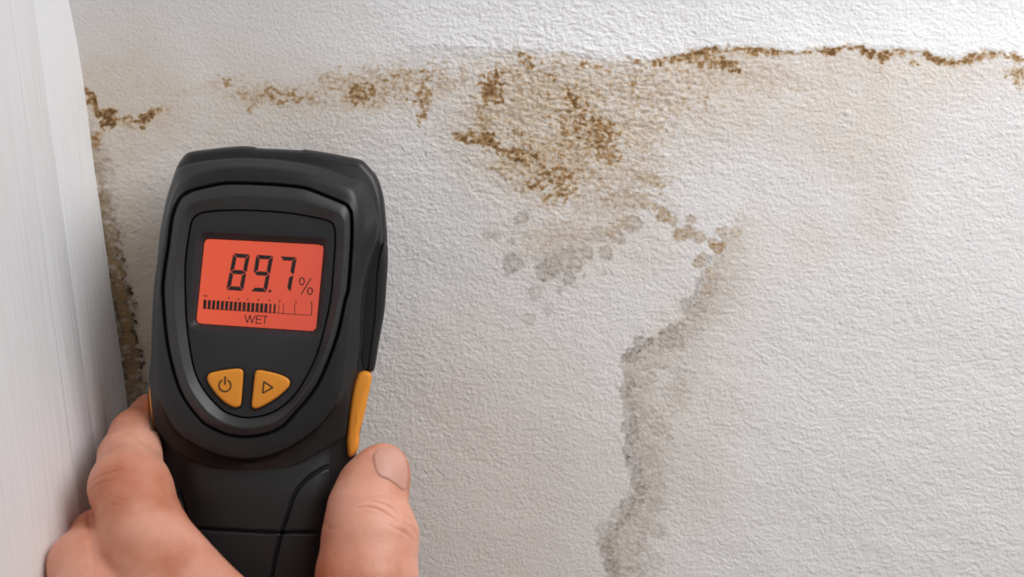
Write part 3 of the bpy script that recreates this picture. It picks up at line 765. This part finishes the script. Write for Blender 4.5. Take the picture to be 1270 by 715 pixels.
# volume of the meter, so that the flesh lies flat against it
_sx = np.arange(140, 520, 3.0); _sy = np.arange(440, 1000, 3.0)
_mx, _my = np.meshgrid(_sx, _sy, indexing='ij')
_P = catmull(SIL)[::3]
_d, _, _ = seg_dist(_mx, _my, np.concatenate([_P, _P[:1]]))
_in = np.zeros(_mx.shape, bool)
for (x1, y1), (x2, y2) in zip(np.roll(_P, 1, 0), _P):
    if y1 != y2: _in ^= ((y1 > _my) != (y2 > _my)) & (_mx < (x2 - x1) * (_my - y1) / (y2 - y1) + x1)
_sd = np.where(_in, -_d, _d).astype(np.float32)
def meter_sdf(x, y, z):
    dep = D_DEV * 1000 - z
    px = PXW / 2 + FPX * x / dep; py = PXH / 2 - FPX * y / dep
    fi = np.clip((px - _sx[0]) / 3, 0, len(_sx) - 1.01); fj = np.clip((py - _sy[0]) / 3, 0, len(_sy) - 1.01)
    i = fi.astype(np.int32); j = fj.astype(np.int32); fi = fi - i; fj = fj - j
    d2 = (_sd[i, j] * (1 - fi) + _sd[i + 1, j] * fi) * (1 - fj) + (_sd[i, j + 1] * (1 - fi) + _sd[i + 1, j + 1] * fi) * fj
    top = np.where(py > 575, -6.0, np.where((px > 420) | (py > 535), -6.6, -2.0)) - 4.5 * (1 - sstep(2, 16, -d2))
    return np.maximum(np.maximum(d2 * dep / FPX, z - top), -36.5 - z)
def hand_sdf(x, y, z):
    def chain(J, k=2.5):
        d = None
        for p, q_ in zip(J[:-1], J[1:]):
            c = cone(x, y, z, hp(*p[:3]), hp(*q_[:3]), p[3], q_[3])
            d = c if d is None else smin(d, c, k)
        return d
    d = chain(INDEX)
    d = smin(d, cone(x, y, z, hp(156, 600, 9.5), hp(168, 606, 10), 9.7, 9.7), 3)      # knuckle
    d = smin(d, chain(MIDDLE), 1.6)
    d = smin(d, chain(RING), 1.6)
    d = smin(d, chain(PINKY), 1.6)
    palm = None
    wr = (300, 1075, 34)
    for p, r0, r1 in ((INDEX[0], 14, 17), (MIDDLE[0], 13.5, 17), (RING[0], 13, 16.5), (PINKY[0], 12, 16)):
        c = cone(x, y, z, hp(*p[:3]), hp(wr[0] + (p[0] - 190) * 0.35, wr[1], wr[2]), r0, r1)
        palm = c if palm is None else smin(palm, c, 9)
    web = cone(x, y, z, hp(214, 716, 26), hp(300, 800, 22), 13.0, 14)
    web = smin(web, cone(x, y, z, hp(300, 800, 22), hp(385, 905, 20), 14, 14), 6)
    palm = smin(palm, web, 7)
    palm = smin(palm, cone(x, y, z, hp(330, 950, 22), hp(300, 1060, 30), 18, 18), 8)
    palm = smin(palm, cone(x, y, z, hp(280, 1075, 34), hp(290, 1390, 62), 19, 24), 8)
    palm = smin(palm, cone(x, y, z, hp(330, 1075, 34), hp(350, 1390, 62), 19, 24), 8)
    d = smin(d, palm, 5)
    t = chain(THUMB, 3.0)
    t = smin(t, cone(x, y, z, hp(478, 576, -7), hp(473, 602, -6), 5.4, 6.7), 4)      # nail side of the tip
    t = smin(t, cone(x, y, z, hp(482, 655, 4), hp(487, 668, 3), 6.4, 6.7), 4)         # joint
    d = smin(d, t, 5)
    return -smin(-d, meter_sdf(x, y, z) - 0.45, 0.8)

def surface_nets(f):
    s = f < 0
    nx_, ny_, nz_ = f.shape
    acc = np.zeros((nx_ - 1, ny_ - 1, nz_ - 1, 3), np.float32); cnt = np.zeros((nx_ - 1, ny_ - 1, nz_ - 1), np.float32)
    offs = [(i, j, k) for i in (0, 1) for j in (0, 1) for k in (0, 1)]
    def cut(A, o): return A[o[0]:nx_ - 1 + o[0], o[1]:ny_ - 1 + o[1], o[2]:nz_ - 1 + o[2]]
    for a in offs:
        for ax in range(3):
            if a[ax]: continue
            b_ = list(a); b_[ax] = 1
            fa, fb = cut(f, a), cut(f, b_)
            m = (fa < 0) != (fb < 0)
            t = np.where(m, fa / np.where(m, fa - fb, 1), 0)
            cnt += m
            for c in range(3):
                acc[..., c] += m * (a[c] + (t if c == ax else 0))
    act = cnt > 0
    idx = -np.ones(cnt.shape, np.int64); idx[act] = np.arange(act.sum())
    ijk = np.stack(np.nonzero(act), 1)
    V = ijk + acc[act] / cnt[act][:, None]
    Q = []
    for ax in range(3):
        sl0 = [slice(1, -1)] * 3; sl1 = [slice(1, -1)] * 3
        sl0[ax] = slice(0, -1); sl1[ax] = slice(1, None)
        a_, b_ = s[tuple(sl0)], s[tuple(sl1)]
        for flip, m in ((False, a_ & ~b_), (True, ~a_ & b_)):
            p = np.stack(np.nonzero(m), 1)
            if not len(p): continue
            o = np.array([1, 1, 1]); o[ax] = 0
            p = p + o
            u, v = [(1, 2), (2, 0), (0, 1)][ax]
            eu = np.zeros(3, int); eu[u] = 1; ev = np.zeros(3, int); ev[v] = 1
            c4 = [p - eu - ev, p - ev, p, p - eu]
            qd = np.stack([idx[c[:, 0], c[:, 1], c[:, 2]] for c in c4], 1)
            Q.append(qd[:, ::-1] if flip else qd)
    return V, np.concatenate(Q)

fld = hand_sdf(GX, GY, GZ).astype(np.float32)
HV, HQ = surface_nets(fld)
HV = lo + HV * VOX
def sdf_normal(P):
    e = 0.4; x, y, z = P[:, 0], P[:, 1], P[:, 2]
    n = np.stack([hand_sdf(x + e, y, z) - hand_sdf(x - e, y, z), hand_sdf(x, y + e, z) - hand_sdf(x, y - e, z), hand_sdf(x, y, z + e) - hand_sdf(x, y, z - e)], 1)
    return n / np.maximum(np.linalg.norm(n, axis=1, keepdims=True), 1e-9)
def to_pix(P):
    dep = D_DEV * 1000 - P[:, 2]
    return PXW / 2 + FPX * P[:, 0] / dep, PXH / 2 - FPX * P[:, 1] / dep
def settle(P):
    for _ in range(2):
        P = P - sdf_normal(P) * np.clip(hand_sdf(P[:, 0], P[:, 1], P[:, 2]), -0.6, 0.6)[:, None]
    return P
def Z5(x, y): return (370 + x / 3.667, 520 + y / 3.667)
def Z4(x, y): return (40 + x / 2.918, 470 + y / 2.918)
CREASES = [([Z5(265, 405), Z5(320, 398), Z5(370, 410), Z5(420, 440), Z5(455, 465)], 1.5, .40), ([Z5(300, 375), Z5(360, 352), Z5(400, 352)], 1.4, .22), ([Z5(330, 372), Z5(390, 385), Z5(440, 412), Z5(465, 440)], 1.4, .28),
           ([Z5(400, 480), Z5(450, 500), Z5(490, 520), Z5(530, 560)], 2.0, .2), ([Z5(130, 455), Z5(125, 480), Z5(150, 500)], 3, .3), ([Z5(455, 430), Z5(462, 455), Z5(450, 470)], 1.4, .3), ([Z5(470, 470), Z5(510, 490), Z5(540, 530)], 1.8, .2),
           ([Z4(205, 385), Z4(240, 352), Z4(290, 335), Z4(330, 325)], 1.5, .42), ([Z4(205, 430), Z4(215, 400), Z4(250, 375), Z4(300, 365)], 1.5, .34), ([Z4(250, 340), Z4(290, 310), Z4(350, 300)], 1.6, .2), ([Z4(225, 345), Z4(270, 325), Z4(320, 312)], 1.4, .22),
           ([Z4(200, 465), Z4(205, 520), Z4(215, 600), Z4(225, 720)], 2.6, .5), ([Z4(380, 210), Z4(430, 250), Z4(460, 300)], 2.4, .22), ([Z4(280, 420), Z4(330, 440), Z4(400, 430)], 2.4, .16), ([Z4(265, 440), Z4(300, 455), Z4(380, 452)], 2.0, .14)]
CREASES = [(catmull(pl, False, 4), wd, am) for pl, wd, am in CREASES]
def crease_dist(px, py):
    m = np.full(len(px), 1e9)
    for pl, _, _ in CREASES: m = np.minimum(m, seg_dist(px, py, pl)[0])
    return m
# finer net where the picture looks closest
_bm = bmesh.new(); _me = fast_quads('net', HV, HQ); _bm.from_mesh(_me); bpy.data.meshes.remove(_me)
for level in (0, 1):
    C_ = np.array([v.co[:] for v in _bm.verts]); px_, py_ = to_pix(C_)
    nz_ = np.array([v.normal.z for v in _bm.verts])
    sel = (py_ < 735) & (nz_ > -0.35)
    if level: sel &= crease_dist(px_, py_) < 8
    ed = [e for e in _bm.edges if sel[e.verts[0].index] and sel[e.verts[1].index]]
    bmesh.ops.subdivide_edges(_bm, edges=ed, cuts=1, use_grid_fill=True)
    _bm.verts.index_update(); _bm.normal_update()
HV = np.array([v.co[:] for v in _bm.verts])
HV = settle(HV)
N = sdf_normal(HV)
hpx, hpy = to_pix(HV)
front = sstep(-0.1, 0.3, N[:, 2])
disp_h = np.zeros(len(HV))
for pl, wd, am in CREASES:
    d, al, _ = seg_dist(hpx, hpy, pl)
    am = 0.8 * am * np.sin(np.pi * np.clip(al / (len(pl) - 1), 0.02, 0.98)) ** 0.6
    disp_h -= am * np.exp(-(d / wd) ** 2) * front
    disp_h += 0.3 * am * np.exp(-((d - 2.4 * wd) / (1.3 * wd)) ** 2) * front
disp_h += 0.22 * fbm(HV[:, 0] / 9 + HV[:, 2] / 11, HV[:, 1] / 9, 3, 81)
NAILP = [Z5(*p) for p in [(338, 165), (350, 143), (375, 130), (405, 126), (432, 129), (462, 145), (483, 175), (495, 215), (497, 255), (492, 300), (484, 325), (466, 318), (440, 296), (402, 272), (368, 258), (350, 232), (342, 200)]]
HV2 = HV + N * disp_h[:, None]
def cam_to_world(P):
    P = P / 1000.0
    return CAM + P[:, :1] * RGT + P[:, 1:2] * UPV + (D_DEV - P[:, 2:3]) * FWD
hand_o = hp(330, 1400, 40)
for v_, c_ in zip(_bm.verts, cam_to_world(HV2) - cam_to_world(hand_o[None])[0]): v_.co = c_
me = bpy.data.meshes.new('person'); _bm.to_mesh(me); _bm.free()
me.polygons.foreach_set('use_smooth', np.ones(len(me.polygons), bool)); me.update()

def skin_material():
    m, nt, b = new_mat('skin')
    L = nt.links.new
    tc = node(nt, 'ShaderNodeTexCoord')
    n1 = node(nt, 'ShaderNodeTexNoise', i_Scale=45.0, i_Detail=4.0); L(tc.outputs['Object'], n1.inputs['Vector'])
    n2 = node(nt, 'ShaderNodeTexNoise', i_Scale=420.0, i_Detail=3.0); L(tc.outputs['Object'], n2.inputs['Vector'])
    vo = node(nt, 'ShaderNodeTexVoronoi', i_Scale=1100.0); L(tc.outputs['Object'], vo.inputs['Vector'])
    r = node(nt, 'ShaderNodeValToRGB'); L(n1.outputs['Fac'], r.inputs['Fac'])
    e = r.color_ramp.elements
    e[0].position = 0.36; e[0].color = srgb(202, 127, 95)
    e[1].position = 0.64; e[1].color = srgb(235, 172, 149)
    mx = node(nt, 'ShaderNodeMix', data_type='RGBA', blend_type='MULTIPLY'); mx.inputs['Factor'].default_value = 0.22
    L(r.outputs['Color'], mx.inputs['A']); L(n2.outputs['Color'], mx.inputs['B'])
    cr = node(nt, 'ShaderNodeMix', data_type='RGBA'); cr.inputs['Factor'].default_value = 1.0
    L(r.outputs['Color'], b.inputs['Base Color'])
    b.inputs['Roughness'].default_value = 0.48
    b.inputs['Subsurface Weight'].default_value = 0.25
    b.inputs['Subsurface Radius'].default_value = (1.0, 0.35, 0.2)
    b.inputs['Subsurface Scale'].default_value = 0.0025
    b.inputs['Specular IOR Level'].default_value = 0.4
    ad = node(nt, 'ShaderNodeMath', operation='MULTIPLY_ADD'); L(vo.outputs['Distance'], ad.inputs[0]); ad.inputs[1].default_value = 0.5; L(n2.outputs['Fac'], ad.inputs[2])
    bp = node(nt, 'ShaderNodeBump', i_Strength=0.22, i_Distance=0.0004); L(ad.outputs[0], bp.inputs['Height']); L(bp.outputs['Normal'], b.inputs['Normal'])
    return m
M_SKIN = skin_material()
hand = link('person', me, M_SKIN)
hand.location = cam_to_world(hand_o[None])[0]
hand['label'] = 'bare left hand gripping the black moisture meter between thumb and fingers'
hand['category'] = 'hand'

# thumbnail lying on the thumb
def nail_mesh():
    ring = arc_ring(NAILP, 64)
    c = ring.mean(0); rings = [ring] + [c + (ring - c) * f for f in (0.93, 0.82, 0.65, 0.45, 0.22)]
    pts = np.concatenate(rings + [c[None]])
    dirs = np.stack([(pts[:, 0] - PXW / 2) / FPX, -(pts[:, 1] - PXH / 2) / FPX, -np.ones(len(pts))], 1)
    t = np.full(len(pts), 470.0)
    org = np.array([0, 0, D_DEV * 1000])
    best = np.full(len(pts), 1e9); bt = t.copy()
    for _ in range(90):
        P = org + dirs * t[:, None]
        d = hand_sdf(P[:, 0], P[:, 1], P[:, 2])
        m = d < best; best = np.where(m, d, best); bt = np.where(m, t, bt)
        t = t + np.maximum(d, 0.0) * 0.8
        t = np.minimum(t, 515)
    P = org + dirs * bt[:, None]
    Nn = sdf_normal(P)
    P = P - Nn * hand_sdf(P[:, 0], P[:, 1], P[:, 2])[:, None]          # onto the skin
    n = 64
    lift = np.concatenate([np.full(n, -0.15), np.full(n, 0.42)] + [np.full(n, v) for v in (0.5, 0.58, 0.62, 0.66)] + [[0.66]])
    P = P + Nn * lift[:, None]
    F = []
    for k in range(5):
        for i in range(n):
            j = (i + 1) % n; F.append((k * n + i, (k + 1) * n + i, (k + 1) * n + j, k * n + j))
    for i in range(n): F.append((5 * n + i, 6 * n, 5 * n + (i + 1) % n))
    me = mesh_from('thumbnail', cam_to_world(P) - np.array(hand.location), F); fix_normals(me)
    return me
def nail_material():
    m, nt, b = new_mat('nail')
    tc = node(nt, 'ShaderNodeTexCoord')
    n1 = node(nt, 'ShaderNodeTexNoise', i_Scale=260.0); nt.links.new(tc.outputs['Object'], n1.inputs['Vector'])
    mx = node(nt, 'ShaderNodeMix', data_type='RGBA'); mx.inputs['A'].default_value = srgb(212, 154, 136); mx.inputs['B'].default_value = srgb(222, 168, 150)
    nt.links.new(n1.outputs['Fac'], mx.inputs['Factor']); nt.links.new(mx.outputs['Result'], b.inputs['Base Color'])
    b.inputs['Roughness'].default_value = 0.48
    b.inputs['Subsurface Weight'].default_value = 0.2; b.inputs['Subsurface Radius'].default_value = (1, .4, .3); b.inputs['Subsurface Scale'].default_value = 0.001
    return m
nail = link('thumbnail', nail_mesh(), nail_material(), hand, sharp=60)
nail['label'] = 'short pale pink thumbnail'
